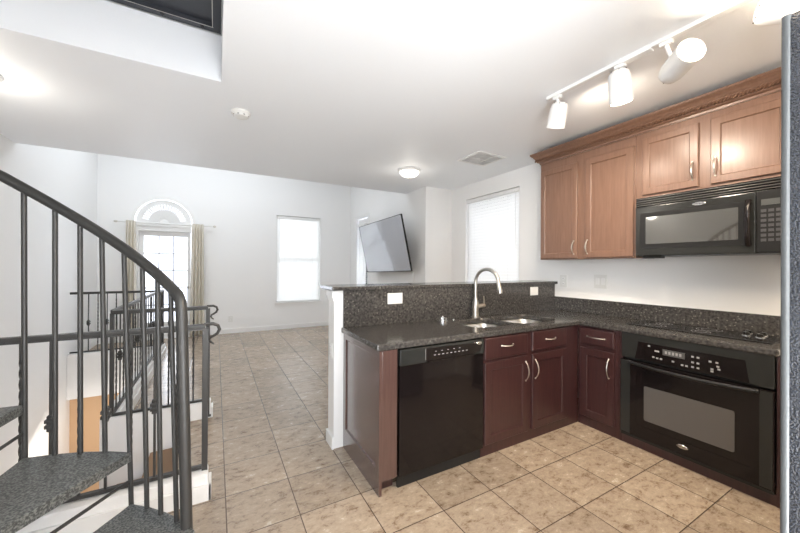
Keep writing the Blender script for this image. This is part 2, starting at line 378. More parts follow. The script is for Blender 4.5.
# ------------------------------------------------------------------ windows and doors
def blinds(win, u0, u1, z0, z1, place, tilt=62, pitch=0.042):
    """place(u, depth, z) -> xyz; slats hung inside the frame"""
    s = MB(); n = int((z1-z0-.05)/pitch)+1; w = 0.05
    t = math.radians(tilt); du, dz = w/2*math.cos(t), w/2*math.sin(t)
    for i in range(n):
        z = z0+.03+i*pitch
        pr = [(-du, -dz-.0008), (0, .002-.0008), (du, dz-.0008), (du, dz+.0008), (0, .002+.0008), (-du, -dz+.0008)]
        s.rings([[place(u, d, z+q) for d, q in pr] for u in (u0+.006, u1-.006)])
    s.build('blind_slats', BLIND, win)
    h = MB()
    def bx(ua, ub, da, db, za, zb):
        a = place(ua, da, za); b = place(ub, db, zb); h.box(*a, *b)
    bx(u0+.003, u1-.003, -.03, .03, z1-.05, z1-.002); bx(u0+.006, u1-.006, -.022, .022, z0, z0+.02)
    h.build('blind_rails', WHITE, win)
    l = MB()
    for f in (.18, .82):
        u = u0+(u1-u0)*f; l.tube([place(u, -.03, z0+.01), place(u, -.03, z1-.03)], 0.0012, 5)
    l.tube([place(u0+.05, -.04, z0+(z1-z0)*.45), place(u0+.05, -.04, z1-.03)], 0.004, 6)
    l.build('blind_cords', WHITE, win)
# tall window in the far wall
def window(name, u0, z0, u1, z1, place, casing=0.035, mid=True, tilt=62, sash=True):
    f = MB()
    def bx(b_, ua, ub, da, db, za, zb, bev=0.003):
        a = place(ua, da, za); b = place(ub, db, zb); b_.box(*a, *b, bev)
    for (ua, ub, za, zb) in ((u0, u0+casing, z0, z1), (u1-casing, u1, z0, z1), (u0+casing, u1-casing, z0, z0+casing), (u0+casing, u1-casing, z1-casing, z1)):
        bx(f, ua, ub, .06, .13, za, zb)
    if mid: bx(f, u0+casing, u1-casing, .07, .12, (z0+z1)/2-.02, (z0+z1)/2+.02)
    o = struct(f.build(name, WHITE))
    g = MB(); bx(g, u0+casing, u1-casing, .095, .099, z0+casing, z1-casing, 0); g.build('window_pane', GLASS, o)
    e = MB(); bx(e, u0-.03, u1+.03, -.03, .0, z0-.03, z0, .004); e.build('window_sill', WHITE, o)
    return o
pf = lambda u, d, z: (u, YF+d, z)
w = window('window_1', W2[0], W2[1], W2[2], W2[3], pf); blinds(w, W2[0]+.01, W2[2]-.01, W2[1]+.01, W2[3]-.01, lambda u, d, z: (u, YF+.035+d, z), 72)
c = MB()
for a in ((W2[0]-.012, W2[1], W2[0], W2[3]), (W2[2], W2[1], W2[2]+.012, W2[3]), (W2[0]-.012, W2[3], W2[2]+.012, W2[3]+.012)): c.box(a[0], YF-.006, a[1], a[2], YF, a[3])
c.build('window_frame', WHITE, w)
pk = lambda u, d, z: (XR+d, u, z)
w = window('window_2', WR[0], WR[1], WR[2], WR[3], pk, mid=False); blinds(w, WR[0]+.01, WR[2]-.01, WR[1]+.01, WR[3]-.01, lambda u, d, z: (XR+.035+d, u, z), 70, 0.045)
pb = lambda u, d, z: (u, -2.2-d, z)
window('added_window_3', -1.45, 0.6, 0.75, 2.4, pb)  # unseen window added so fill light can enter from behind
window('added_window_4', -1.9, 0.85, -0.5, 2.35, lambda u, d, z: (XL-d, u, z))  # made-up window out of view, lets in the side fill
# french door under an arch
dr = MB()
GX0, GX1, GZ0, GZ1 = -1.19, -0.50, 0.32, 1.97
dr.prism(rect(DX0+.03, 0.01, DX1-.03, 2.06), [rect(GX0, GZ0, GX1, GZ1)], (0, YF+.05, 0), (1,0,0), (0,0,1), (0,1,0), 0.045)
d1 = struct(dr.build('door_1', WHITE))
mu = MB()
for i in (1, 2): x = GX0+(GX1-GX0)*i/3; mu.box(x-.010, YF+.052, GZ0, x+.010, YF+.09, GZ1)
for i in range(1, 5): z = GZ0+(GZ1-GZ0)*i/5; mu.box(GX0, YF+.053, z-.010, GX1, YF+.089, z+.010)
mu.build('muntins', pbr('muntin_grey_white', (0.55, 0.56, 0.62), .5), d1)
g = MB(); g.box(GX0, YF+.069, GZ0, GX1, YF+.073, GZ1); g.build('window_pane', GLASS, d1)
fr = MB()
fr.box(DX0, YF-.012, 0, DX0+.035, YF+.10, AZ-.02, .003); fr.box(DX1-.035, YF-.012, 0, DX1, YF+.10, AZ-.02, .003); fr.box(DX0-.01, YF-.02, 2.06, DX1+.01, YF+.10, 2.13, .004); fr.box(DX0-.01, YF-.02, 2.15, DX1+.01, YF+.10, AZ+.01, .004); fr.box(ACX-AR, YF-.01, AZ-.03, ACX+AR, YF+.09, AZ, .003)
fr.box(DX0+.03, YF, 2.12, DX1-.03, YF+.09, 2.16)
fr.build('door_frame', WHITE, d1)
k = MB(); k.lathe([(0.0,0),(.012,.0),(.012,.03),(.026,.04),(.028,.055),(.018,.068),(0.001,.072)], (GX1+.035, YF+.05, 0.98), (0,-1,0), 16); k.build('door_knob', NICKEL, d1, True)
# fan shade in the arch
slits = []
n = 21
for i in range(n):
    a = math.radians(8+164*(i+.5)/n); hw = math.radians(164/n*.15)
    for_r = (0.25, 0.345)
    slits.append([(ACX+r*math.cos(a+s_), AZ+.015+r*math.sin(a+s_)) for r, s_ in ((for_r[0], -hw), (for_r[1], -hw), (for_r[1], hw), (for_r[0], hw))])
fan = MB(); fan.prism(arch_pts(ACX, AZ+.01, 0.44, 32), slits, (0, YF+.03, 0), (1,0,0), (0,0,1), (0,1,0), 0.006)
for i in range(n*2):
    a = math.radians(4+172*i/(n*2-1)); fan.tube([(ACX+.05*math.cos(a), YF+.028, AZ+.015+.05*math.sin(a)), (ACX+.43*math.cos(a), YF+.026, AZ+.015+.43*math.sin(a))], .0025, 4)
fo = fan.build('arched_fan_shade', FANMAT)
tag(fo, 'white half-round pleated sunburst shade filling the arch above the glazed door', 'window shade')
hb = MB(); hb.prism(arch_pts(ACX, AZ+.01, 0.07, 16), [], (0, YF+.018, 0), (1,0,0), (0,0,1), (0,1,0), 0.012); hb.build('hub', FANMAT, fo)
ar = MB()
R0, R1 = AR-.015, AR+.035
ar.prism(arch_pts(ACX, AZ, R1, 32)+list(reversed(arch_pts(ACX, AZ, R0-.005, 32))), [], (0, YF-.012, 0), (1,0,0), (0,0,1), (0,1,0), 0.02)
struct(ar.build('trim_1', WHITE))
# curtain rod and curtains
rod = thing('curtain_rod', 'slim pale curtain rod spanning the top of the glazed door', 'curtain rod', (-0.83, 7.655, 2.20))
r_ = MB(); r_.tube([(-.72,0,0),(.77,0,0)], .011, 10); r_.build('rod', PLASTIC, rod, True)
for s in (-1, 1):
    e = MB(); e.lathe([(.003,0),(.017,.008),(.022,.03),(.015,.052),(.002,.06)], (-.72 if s < 0 else .77, 0, 0), (s,0,0), 12); e.build('finial', NICKEL, rod, True)
    e = MB(); e.tube([(s*.56+.02,0,0),(s*.56+.02,.07,0)], .007, 8); e.box(s*.56+.005, .068, -.03, s*.56+.035, .074, .03); e.build('bracket', NICKEL, rod)
def curtain(x0, x1, label, folds):
    c = MB(); nx, nz = 56, 18; top, bot = 2.225, 0.03
    for side in (0, 1):
        pass
    grid = []
    for j in range(nz+1):
        t = j/nz; z = top+(bot-top)*t; row = []
        flare = 0.82+0.22*t
        for i in range(nx+1):
            s_ = i/nx; x = (x0+x1)/2+(s_-.5)*(x1-x0)*flare
            y = 7.598+0.032*math.sin(s_*folds*2*PI+.5*math.sin(3*t)+t*.7)*(0.75+.5*t)
            row.append(c.bm.verts.new((x, y, z)))
        grid.append(row)
    for j in range(nz):
        for i in range(nx): c.bm.faces.new((grid[j][i], grid[j][i+1], grid[j+1][i+1], grid[j+1][i]))
    o = c.build('curtain', CURTAIN, None, True)
    sm = o.modifiers.new('solid', 'SOLIDIFY'); sm.thickness = 0.003
    tag(o, label, 'curtain')
curtain(-1.44, -1.27, 'narrow cream curtain gathered at the left of the glazed door', 3)
curtain(-0.44, -0.20, 'wider cream curtain hanging at the right of the glazed door', 4)
# side door beyond the television
sd = MB(); sd.box(XT+.04, SD[0]+.03, .01, XT+.08, SD[2]-.03, SD[3]-.03)
d2 = MB(); d2.prism(rect(SD[0]+.03, .02, SD[2]-.03, SD[3]-.03), [rect(SD[0]+.13, .25, SD[2]-.13, SD[3]-.14)], (XT+.04, 0, 0), (0,1,0), (0,0,1), (1,0,0), .045)
d2 = struct(d2.build('door_2', WHITE)); g = MB(); g.box(XT+.06, SD[0]+.13, .25, XT+.064, SD[2]-.13, SD[3]-.14); g.build('window_pane', GLASS, d2); sd.bm.free()
fr = MB(); fr.prism(rect(SD[0]-.06, 0, SD[2]+.06, SD[3]+.06), [rect(SD[0]+.01, .001, SD[2]-.01, SD[3]-.01)], (XT-.016, 0, 0), (0,1,0), (0,0,1), (1,0,0), .03)
fr.build('door_frame', WHITE, d2)
blinds(d2, SD[0]+.12, SD[2]-.12, .25, SD[3]-.14, lambda u, d, z: (XT+.0+d, u, z), 60, .045)

# ------------------------------------------------------------------ peninsula half wall, counters
hw_ = MB(); hw_.box(0.795, 2.46, 0, XR, 2.60, 1.215)
struct(hw_.build('wall_peninsula', WHITE))
bb('baseboard_peninsula_end', .78, 2.45, .795, 2.615); bb('baseboard_peninsula_back', .78, 2.60, XR, 2.615)
cb = MB(); cb.box(.775, 2.445, 1.165, .80, 2.615, 1.215, .004); cb.box(.783, 2.452, 1.135, .80, 2.608, 1.165, .004)
struct(cb.build('trim_2', WHITE))
bt = MB(); bt.box(.765, 2.415, 1.217, XR-.001, 2.76, 1.247, .008)
tag(bt.build('raised_bar_top', GRAN, None, False), 'long raised dark granite bar ledge capping the peninsula half wall', 'bar top')
br = thing('bar_bracket', 'small white bracket under the left overhang of the raised bar', 'bracket', (.80, 2.60, 1.216))
b_ = MB(); b_.box(0, 0, -.012, .03, .13, 0, .002); b_.build('arm', WHITE, br); b_ = MB(); b_.box(0, 0, -.11, .03, .012, -.012, .002); b_.build('wall_plate', WHITE, br); b_ = MB(); b_.tube([(.015,.01,-.095),(.015,.06,-.07),(.015,.11,-.012)], .006, 8); b_.build('brace', WHITE, br)
CZ0, CZ1 = 0.888, 0.93
XS = 3.40
bowls = [rrect(1.78, 1.94, 2.19, 2.30, .08), rrect(2.225, 1.92, 2.73, 2.32, .10)]
ct = MB(); ct.prism([(.85,1.80),(2.853,1.80),(2.853,.60),(XS+.018,.60),(XS+.018,2.458),(.85,2.458)], bowls, (0,0,CZ0), (1,0,0), (0,1,0), (0,0,1), CZ1-CZ0)
tag(ct.build('granite_countertop', GRAN, None, False, 0.009), 'speckled dark granite L-shaped worktop with sink cutouts below the raised bar', 'countertop')
sp = MB(); sp.box(.865, 2.44, CZ1+.001, XS, 2.459, 1.216)
tag(sp.build('bar_backsplash', GRAN), 'tall dark granite backsplash panel between worktop and raised bar', 'backsplash')
sp = MB(); sp.box(XS, .60, CZ1+.001, XR-.001, 2.459, 1.075, .003)
tag(sp.build('wall_backsplash', GRAN), 'low dark granite upstand along the white wall behind the cooktop', 'backsplash')

# ------------------------------------------------------------------ cabinet builders (local frame: front faces -Y)
def panel_door(parent, x0, x1, z0, z1, y, mat, name='door', fwid=0.058, t=0.02):
    """recessed-panel door whose back is at y and whose face is at y-t"""
    s = MB(); yf = y-t
    def ring(i, yy): return [(x0+i, yy, z0+i), (x1-i, yy, z0+i), (x1-i, yy, z1-i), (x0+i, yy, z1-i)]
    s.rings([ring(0, y), ring(0, yf+.004), ring(.004, yf), ring(fwid, yf), ring(fwid+.004, yf+.003), ring(fwid+.007, yf+.010), ring(fwid+.016, yf+.010)], cap=True)
    return s.build(name, mat, parent)
def slab(parent, x0, x1, z0, z1, y, mat, name='drawer', t=0.02):
    s = MB(); yf = y-t
    def ring(i, yy): return [(x0+i, yy, z0+i), (x1-i, yy, z0+i), (x1-i, yy, z1-i), (x0+i, yy, z1-i)]
    s.rings([ring(0, y), ring(0, yf+.006), ring(.003, yf+.002), ring(.009, yf)], cap=True)
    return s.build(name, mat, parent)
def pull(parent, x, z, y, length=0.125, vertical=True, mat=None, swell=1.0):
    """arched metal pull standing off the face at y"""
    s = MB(); pts = []; rs = []
    for k in range(13):
        t = k/12; a = (t-.5)*length; out = 0.032*math.sin(PI*t)**0.75
        pts.append((x, y-out-.001, z+a) if vertical else (x+a, y-out-.001, z)); rs.append(.0036+.0016*math.sin(PI*t)*swell)
    s.tube(pts, rs, 8); 
    for sgn in (-.5, .5):
        p = (x, y-.002, z+sgn*length) if vertical else (x+sgn*length, y-.002, z)
        s.lathe([(.007,-.002),(.007,.003),(.004,.006)], p, (0,-1,0), 10)
    return s.build('handle', mat or NICKEL, parent, True)
TOE = 0.075
# --- peninsula run
PY = 1.83
ep = thing('cabinet_end_panel', 'dark cherry end panel and corner stile closing the peninsula left of the dishwasher', 'cabinet panel', (.87, PY, 0))
s = MB(); s.rings([[(a, b, c_) for a, b, c_ in ((x, y0, z0),(x, y1, z0),(x, y1, z1),(x, y0, z1))] for x, y0, y1, z0, z1 in
    ((.02, -.02, .625, 0, CZ0-.002), (0, -.02, .625, 0, CZ0-.002), (0, .035, .575, .155, .845), (.004, .04, .57, .16, .84), (.009, .045, .565, .165, .835))], cap=True)
s.build('side_panel', CHERRY_END, ep)
s = MB(); s.box(.02, -.02, .085, .125, .0, CZ0-.002, .003); s.build('stile', CHERRY_END, ep)
s = MB(); s.box(.02, .04, 0, .125, .055, .09); s.build('toe_kick', CHERRY, ep)
# dishwasher
dw = thing('dishwasher', 'gloss black dishwasher built in under the granite beside the end panel', 'dishwasher', (1.0, PY, 0))
W = .71
s = MB(); s.box(.012, .005, .07, W-.012, .55, CZ0-.006); s.build('body', BLACK2, dw)
s = MB(); s.box(.006, -.03, .085, W-.006, .0, .775, .006); s.build('door', BLACK, dw, True)
pn = MB()
pn.box(.006, -.036, .778, W-.006, .0, .882, .008); pn = pn.build('control_panel', GREYBLK, dw)
s = MB(); pts = [(.20, .785),(.24, .783),(.60,.783),(.665,.80),(.69,.86),(.20,.872)]
s.prism(pts, [], (0,-.0365,0), (1,0,0), (0,0,1), (0,-1,0), .002); s.build('button_strip', BLACK, pn)
s = MB()
s.box(.195, -.0375, .795, .197, -.036, .87); s.build('divider', BUTTON, pn)
for i in range(9): s = MB(); s.box(.26+i*.034, -.0398, .818, .275+i*.034, -.0384, .823); s.build('button_mark', BUTTON, pn)
for i in range(5): s = MB(); s.box(.27+i*.05, -.0398, .842, .282+i*.05, -.0384, .846); s.build('button_mark', BUTTON, pn)
s = MB(); s.lathe([(.001,0),(.026,0),(.026,.004),(.023,.006),(.001,.006)], (0,0,0), (0,-1,0), 20); s.bm.transform(Matrix.Translation((.655,-.0375,.858)) @ Matrix.Diagonal((1.0,1,.42,1)))
lg = s.build('badge', CHROME, pn); lettering('Whirlpool', .012, face_M(.655, -.0442, .858), BLACK2, lg)
s = MB(); s.box(.21, -.05, .778, .60, -.036, .786, .003); s.build('door_grip', BLACK, dw)
s = MB(); s.box(.01, -.004, 0.004, W-.01, .012, .08); s.build('kick_plate', BLACK2, dw)
# sink base cabinet
sb = thing('sink_base_cabinet', 'dark cherry two-door cabinet under the sink with two false drawers', 'cabinet', (1.71, PY, 0))
W = 1.168
s = MB(); s.prism([(0,.075),(W,.075),(W,CZ0-.003),(0,CZ0-.003)], [], (0,0,0), (1,0,0), (0,0,1), (0,1,0), .018)
s.box(0,.018,.075,.018,.59,CZ0-.003); s.box(W-.03,.018,.075,W-.012,.59,CZ0-.003); s.box(.018,.018,.075,W-.03,.59,.093); s.build('body', CHERRY, sb)
slab(sb, .022, .482, .715, .878, 0, CHERRY, 'drawer'); slab(sb, .540, .985, .722, .882, 0, CHERRY, 'drawer')
d_a = panel_door(sb, .022, .484, .088, .695, 0, CHERRY); d_b = panel_door(sb, .540, .985, .088, .695, 0, CHERRY)
fd = [o for o in sb.children if o.name.startswith('drawer')]
pull(fd[0], .25, .806, -.02, .12, False); pull(fd[1], .76, .806, -.02, .12, False)
pull(d_a, .455, .575, -.02, .15); pull(d_b, .570, .575, -.02, .15)
s = MB(); s.box(0, .002, 0, 1.174, .017, .074); s.build('toe_kick', CHERRY, sb)
# --- right run (faces -X): local x runs towards the camera
PX = 2.885
def rx(y0): return (PX, y0, 0)
nb = thing('narrow_base_cabinet', 'narrow dark cherry cabinet with one drawer and door between corner and oven', 'cabinet', (PX, PY-.002, 0), -PI/2)
W = PY-1.478
s = MB(); s.box(0, 0, .075, W, .45, CZ0-.003); s.build('body', CHERRY, nb)
dn = slab(nb, .025, .315, .731, .868, 0, CHERRY, 'drawer'); dd = panel_door(nb, .025, .315, .088, .694, 0, CHERRY)
pull(dn, .167, .80, -.02, .15, False); pull(dd, .276, .56, -.02, .16)
s = MB(); s.box(-.0, .002, 0, W, .017, .074); s.build('toe_kick', CHERRY, nb)
# oven cabinet
oc = thing('oven_cabinet', 'dark cherry surround housing the built-in oven at the run end', 'cabinet', (PX, 1.474, 0), -PI/2)
for xa in (0, .862): s = MB(); s.box(xa, 0, 0, xa+.022, .45, CZ0-.003); s.build('side_panel', CHERRY, oc)
s = MB(); s.box(.022, .003, .0, .862, .02, .070, .002); s.build('toe_kick', CHERRY, oc)
ov = thing('wall_oven', 'gloss black built-in oven with windowed door under the cooktop', 'oven', (PX, 1.4505, .046), -PI/2)
ov.scale = (.967, .967, .967)
OW = .862
s = MB(); s.box(.012, .01, .05, OW-.012, .36, CZ0-.012); s.build('body', BLACK2, ov)
s = MB(); s.box(0, -.025, .668, OW, .0, CZ0-.01, .005); cp = s.build('control_panel', GREYBLK, ov)
s = MB(); s.prism([(.10,.675),(.755,.675),(.735,.815),(.125,.815)], [], (0,-.0255,0), (1,0,0), (0,0,1), (0,-1,0), .0015); s.build('button_strip', BLACK, cp)
s = MB(); s.box(.29, -.0285, .745, .425, -.0272, .79); s.build('clock_display', pbr('display_grey', (.07,.07,.07), .3), cp)
s = MB()
for x_, z_ in ((.20,.795),(.245,.765),(.26,.765),(.23,.715),(.255,.712),(.28,.712),(.355,.712),(.41,.70),(.435,.70),(.47,.775),(.50,.775),(.47,.735),(.50,.735),(.47,.702),(.50,.702),(.565,.765),(.60,.765),(.575,.715),(.61,.722),(.575,.70),(.605,.74)):
    s = MB(); s.box(x_-.0075, -.0285, z_-.006, x_+.0075, -.0272, z_+.006); s.build('button_mark', BUTTON, cp)
s = MB()
for i in range(5): s.box(.305+i*.022, -.0295, .757, .318+i*.022, -.0286, .778)
s.build('clock_digits', BUTTON, cp)
s = MB(); s.prism(rect(0, .055, OW, .655), [rect(.115, .15, .765, .555)], (0,-.04,0), (1,0,0), (0,0,1), (0,1,0), .04); od = s.build('oven_door', BLACK, ov)
s = MB(); s.box(.116, -.036, .151, .764, -.02, .554); s.build('door_glass', BLACK, od)
s = MB(); s.prism(rrect(.17,.205,.69,.475,.012,3), [], (0,-.0375,0), (1,0,0), (0,0,1), (0,1,0), .0014); s.build('viewing_window', GLASSBLK, od)
s = MB()
for (a, b) in ((.0, .075), (.80, OW)): s = MB(); s.box(a+.003, -.042, .06, b-.003, -.0401, .65); s.build('side_strip', GREYBLK, od)
s = MB(); pts = [(.06+(.74)*k/16, -.045-.028*math.sin(PI*k/16)**.6, .642-.012*math.sin(PI*k/16)) for k in range(17)]
s.tube(pts, .0125, 10)
for x_ in (.075, .785): s.lathe([(.014,0),(.012,.02)], (x_, -.039, .64), (0,-1,0), 10)
s.build('handle', BLACK2, od, True)
s = MB(); s.lathe([(.001,0),(.034,0),(.034,.004),(.030,.006),(.001,.006)], (0,0,0), (0,-1,0), 24); s.bm.transform(Matrix.Translation((.418,-.040,.115)) @ Matrix.Diagonal((1.0,1,.42,1)))
lg = s.build('badge', CHROME, od); lettering('Whirlpool', .015, face_M(.418, -.0468, .115), BLACK2, lg)
s = MB(); s.box(0, -.03, .03, OW, .0, .052, .004); s.build('vent_trim', GREYBLK, ov)
# cooktop
ck = thing('cooktop', 'black glass cooktop set into the granite above the built-in oven', 'cooktop', (3.03, 1.50, CZ1), -PI/2)
s = MB(); s.box(0, 0, .0005, .84, .335, .008, .003); s.build('glass_top', pbr('cooktop_glass', (.012,.012,.013), .12), ck)
s = MB()
for cx, cy, r in ((.17,.10,.07),(.17,.25,.055),(.46,.09,.055),(.46,.24,.075)):
    for rr in (r, r*.6):
        s = MB()
        s.rings([[(cx+q*math.cos(2*PI*k/32), cy+q*math.sin(2*PI*k/32), .0082) for k in range(32)] for q in (rr, rr-.003)], cap=False); s.build('burner_ring', BUTTON, ck)
for cx, cy in ((.672,.19),(.66,.285),(.745,.165),(.738,.265)):
    s = MB(); s.lathe([(.022,0),(.022,.004),(.017,.008),(.017,.022),(.013,.026),(.001,.026)], (cx, cy, .008), (0,0,1), 16); kn = s.build('knob', BLACK2, ck, True)
    s = MB(); s.lathe([(.026,0),(.026,.003),(.022,.005)], (cx, cy, .0081), (0,0,1), 16); s.box(cx-.003, cy-.014, .033, cx+.003, cy+.014, .038); s.build('knob_trim', CHROME, kn)

# ------------------------------------------------------------------ sink, faucet
sk = thing('double_sink', 'stainless undermount double-bowl sink set in the peninsula worktop', 'sink', (2.25, 2.14, CZ0))
for bi, (bo, dp) in enumerate(zip((rrect(1.78, 1.94, 2.19, 2.30, .08), rrect(2.225, 1.92, 2.73, 2.32, .10)), (.15, .19))):
    cx = sum(p[0] for p in bo)/len(bo); cy = sum(p[1] for p in bo)/len(bo)
    s = MB()
    def rg(f, z): return [((cx+(p[0]-cx)*f)-2.25, (cy+(p[1]-cy)*f)-2.14, z) for p in bo]
    s.rings([rg(1.05, -.006), rg(1.0, -.007), rg(.985, -.02), rg(.96, -dp+.03), rg(.90, -dp+.006), rg(.8, -dp), rg(.12, -dp-.004)], cap=False)
    dr_ = [((cx-2.25)+.045*math.cos(2*PI*k/20), (cy-2.14)+.045*math.sin(2*PI*k/20)) for k in range(20)]
    b_o = s.build('bowl', STEEL, sk, True); sm = b_o.modifiers.new('solid', 'SOLIDIFY'); sm.thickness = .0015; sm.offset = -1
    s = MB(); s.lathe([(.045,0),(.042,.004),(.03,.001),(.001,.0)], (cx-2.25, cy-2.14, -dp-.003), (0,0,1), 20); s.build('drain', CHROME, b_o, True)
fc = thing('faucet', 'tall brushed gooseneck pull-down faucet standing behind the sink', 'faucet', (2.155, 2.385, CZ1))
s = MB(); s.lathe([(.040,0),(.040,.006),(.033,.012),(.031,.05),(.033,.09),(.030,.14),(.020,.165),(.016,.19)], (0,0,0), (0,0,1), 24); s.build('body', NICKEL, fc, True)
s = MB(); pts = [(0,0,.17),(0,0,.25),(0,0,.33)]
for k in range(1, 15):
    a = PI*k/15; pts.append((0, -.145+.145*math.cos(a), .33+.125*math.sin(a)))
pts += [(0,-.292,.325)]
s.tube(pts, .0155, 14); s.build('spout', NICKEL, fc, True)
s = MB(); s.tube([(0,-.291,.335),(0,-.296,.31),(0,-.306,.27),(0,-.313,.245)], [.0165,.019,.022,.019], 14); s.build('spray_head', NICKEL, fc, True)
s = MB(); s.tube([(.02,0,.10),(.07,-.005,.105),(.105,-.008,.108)], [.022,.021,.018], 12); s.tube([(.095,-.008,.105),(.10,-.01,.15),(.09,-.016,.195)], [.011,.008,.006], 8); s.build('handle', NICKEL, fc, True)
so = MB(); so.lathe([(.048,0),(.048,.006),(.042,.010),(.042,.026),(.037,.031),(.010,.033),(.006,.040),(.001,.041)], (1.755, 2.365, CZ1), (0,0,1), 20)
tag(so.build('sink_air_gap', CHROME, None, True), 'small round chrome cap on the worktop left of the faucet', 'air gap')
sh = MB(); sh.lathe([(.013,0),(.013,.005),(.009,.009),(.001,.010)], (1.86, 2.345, CZ1), (0,0,1), 14)
tag(sh.build('hole_cover', CHROME, None, True), 'tiny flat chrome button between the chrome cap and the faucet', 'hole cover')

# ------------------------------------------------------------------ upper cabinets (face -X)
UX = 3.10
UB, UT = 1.487, 2.50
uc1 = thing('upper_cabinet', 'tall honey maple two-door wall cabinet at the left beside the window', 'cabinet', (UX, 2.40, 0), -PI/2)
W = 2.40-1.462
s = MB(); s.box(0, 0, UB, W, XR-UX-.001, UT+.024, .002); s.build('body', MAPLE, uc1)
a = panel_door(uc1, .012, .425, UB+.012, UT-.06, 0, MAPLE, fwid=.05); b = panel_door(uc1, .505, .925, UB+.012, UT-.06, 0, MAPLE, fwid=.055)
pull(a, .395, UB+.115, -.02, .13, swell=2); pull(b, .532, UB+.115, -.02, .13, swell=2)
uc2 = thing('upper_cabinet', 'short honey maple two-door wall cabinet directly above the microwave', 'cabinet', (UX, 1.460, 0), -PI/2)
W = 1.46-.55
s = MB(); s.box(0, 0, 1.978, W, XR-UX-.001, UT+.024, .002); s.build('body', MAPLE, uc2)
a = panel_door(uc2, .048, .415, 2.005, UT-.028, 0, MAPLE, fwid=.05); b = panel_door(uc2, .483, .868, 2.005, UT-.028, 0, MAPLE, fwid=.05)
pull(a, .385, 2.125, -.02, .13, swell=2, mat=BLACK2 if False else NICKEL); pull(b, .512, 2.125, -.02, .13, swell=2)
# crown
cm = thing('crown_molding', 'stepped maple crown molding with rope band running atop the upper cabinets', 'molding', (UX, 2.40, 2.53))
prof = [(0,-.005),(.008,-.005),(.012,.012),(.026,.018),(.030,.022),(.046,.060),(.052,.064),(.060,.078),(.070,.086),(.074,.092),(.080,.096),(.082,.112),(.0,.112)]
yr = -1.85
s = MB(); s.rings([[(XR-UX-.002, o_, z_) for o_, z_ in prof], [(-o_, o_, z_) for o_, z_ in prof], [(-o_, yr, z_) for o_, z_ in prof]], cap=True); s.build('cornice', MAPLE, cm)
s = MB(); n = 98
for i in range(n):
    y_ = .03-(i*.0190)
    M_ = Matrix.Translation((-.041, y_, .040)) @ Matrix.Rotation(.40, 4, 'Y') @ Matrix.Rotation(.45, 4, 'X')
    s.box(-.008, -.0055, -.018, .008, .0055, .018, .003, M_)
s.build('rope_band', wood('rope_band_wood', (.13,.066,.04), (.18,.095,.06)), cm)
# microwave
MX = 3.04
mw = thing('microwave', 'black over-the-range microwave with slotted top grille under the short cabinet', 'microwave', (MX, 1.432, 1.50), -PI/2)
W = .86
s = MB(); s.box(0, .02, 0, W, XR-MX-.002, .47, .004); s.build('body', BLACK2, mw)
s = MB(); s.box(0, -.003, .402, W, .02, .474, .002); gr = s.build('grille', BLACK, mw)
SLAT = pbr('grille_grey', (.07,.07,.068), .25)
s = MB()
for i in range(4): s = MB(); s.box(.004, -.012, .407+i*.0175, W-.004, -.003, .412+i*.0175, .001); s.build('grille_slat', SLAT, gr)
s = MB(); s.box(.0, -.012, .004, .695, .02, .398, .006); md = s.build('door', GREYBLK, mw)
s = MB(); s.prism(rrect(.035,.06,.66,.345,.008,3), [], (0,-.0125,0), (1,0,0), (0,0,1), (0,-1,0), .002); s.build('door_frame', BLACK2, md)
s = MB(); s.prism(rrect(.075,.095,.615,.31,.004,3), [], (0,-.0146,0), (1,0,0), (0,0,1), (0,-1,0), .0015); s.build('viewing_window', MWGLASS, md)
s = MB(); pts = [(.665, -.018-.032*math.sin(PI*k/12)**.5, .055+.29*k/12) for k in range(13)]; s.tube(pts, .0155, 12); s.build('handle', BLACK, md, True)
s = MB(); s.lathe([(.001,0),(.034,0),(.034,.004),(.030,.006),(.001,.006)], (0,0,0), (0,-1,0), 24); s.bm.transform(Matrix.Translation((.41,-.012,.368)) @ Matrix.Diagonal((1.1,1,.36,1)))
lg = s.build('badge', CHROME, md); lettering('Whirlpool', .014, face_M(.41, -.0188, .368), BLACK2, lg)
s = MB(); s.box(.698, -.012, .004, W, .02, .398, .005); cp = s.build('control_panel', BLACK2, mw)
s = MB(); s.box(.72, -.0135, .305, .80, -.0121, .342, .0); s.build('clock_display', pbr('mw_display', (.06,.065,.065), .3), cp)
s = MB()
for i in range(3):
    for j in range(7): s.box(.718+i*.033, -.0135, .075+j*.031, .742+i*.033, -.0121, .093+j*.031)
for j in range(5): s.box(.825, -.0135, .08+j*.045, .848, -.0121, .096+j*.045)
s.build('keypad', pbr('keypad_grey', (.055,.055,.06), .35), cp)
s = MB(); s.box(.04, .02, -.018, .16, .10, .0, .003); s.build('vent_foot', BLACK2, mw)

# ------------------------------------------------------------------ refrigerator at the right edge
rf = thing('refrigerator', 'tall textured black refrigerator cropped by the right edge of the frame', 'refrigerator', (1.17, .243, 0))
s = MB(); s.box(.0, -.78, .03, .82, -.075, 1.985, .012); s.build('body', FRIDGE, rf)
s = MB(); s.box(0, -.07, .06, .82, 0, 2.0, .018); dr_ = s.build('door', FRIDGE, rf, True)
s = MB(); s.tube([(.008,-.008,.062),(.008,-.008,1.998)], .0095, 14); s.build('edge_glint', FRIDGE_GLINT, dr_, True)  # strip added to carry the painted highlight along the door edge
s = MB(); s.tube([(.05,.02,.9),(.05,.05,.95),(.05,.05,1.6),(.05,.02,1.65)], .012, 10); s.tube([(.05,-.005,.9),(.05,.025,.9)], .01, 8); s.tube([(.05,-.005,1.65),(.05,.025,1.65)], .01, 8)
s.bm.transform(Matrix.Translation((.70,0,0))); s.build('handle', BLACK2, dr_, True)

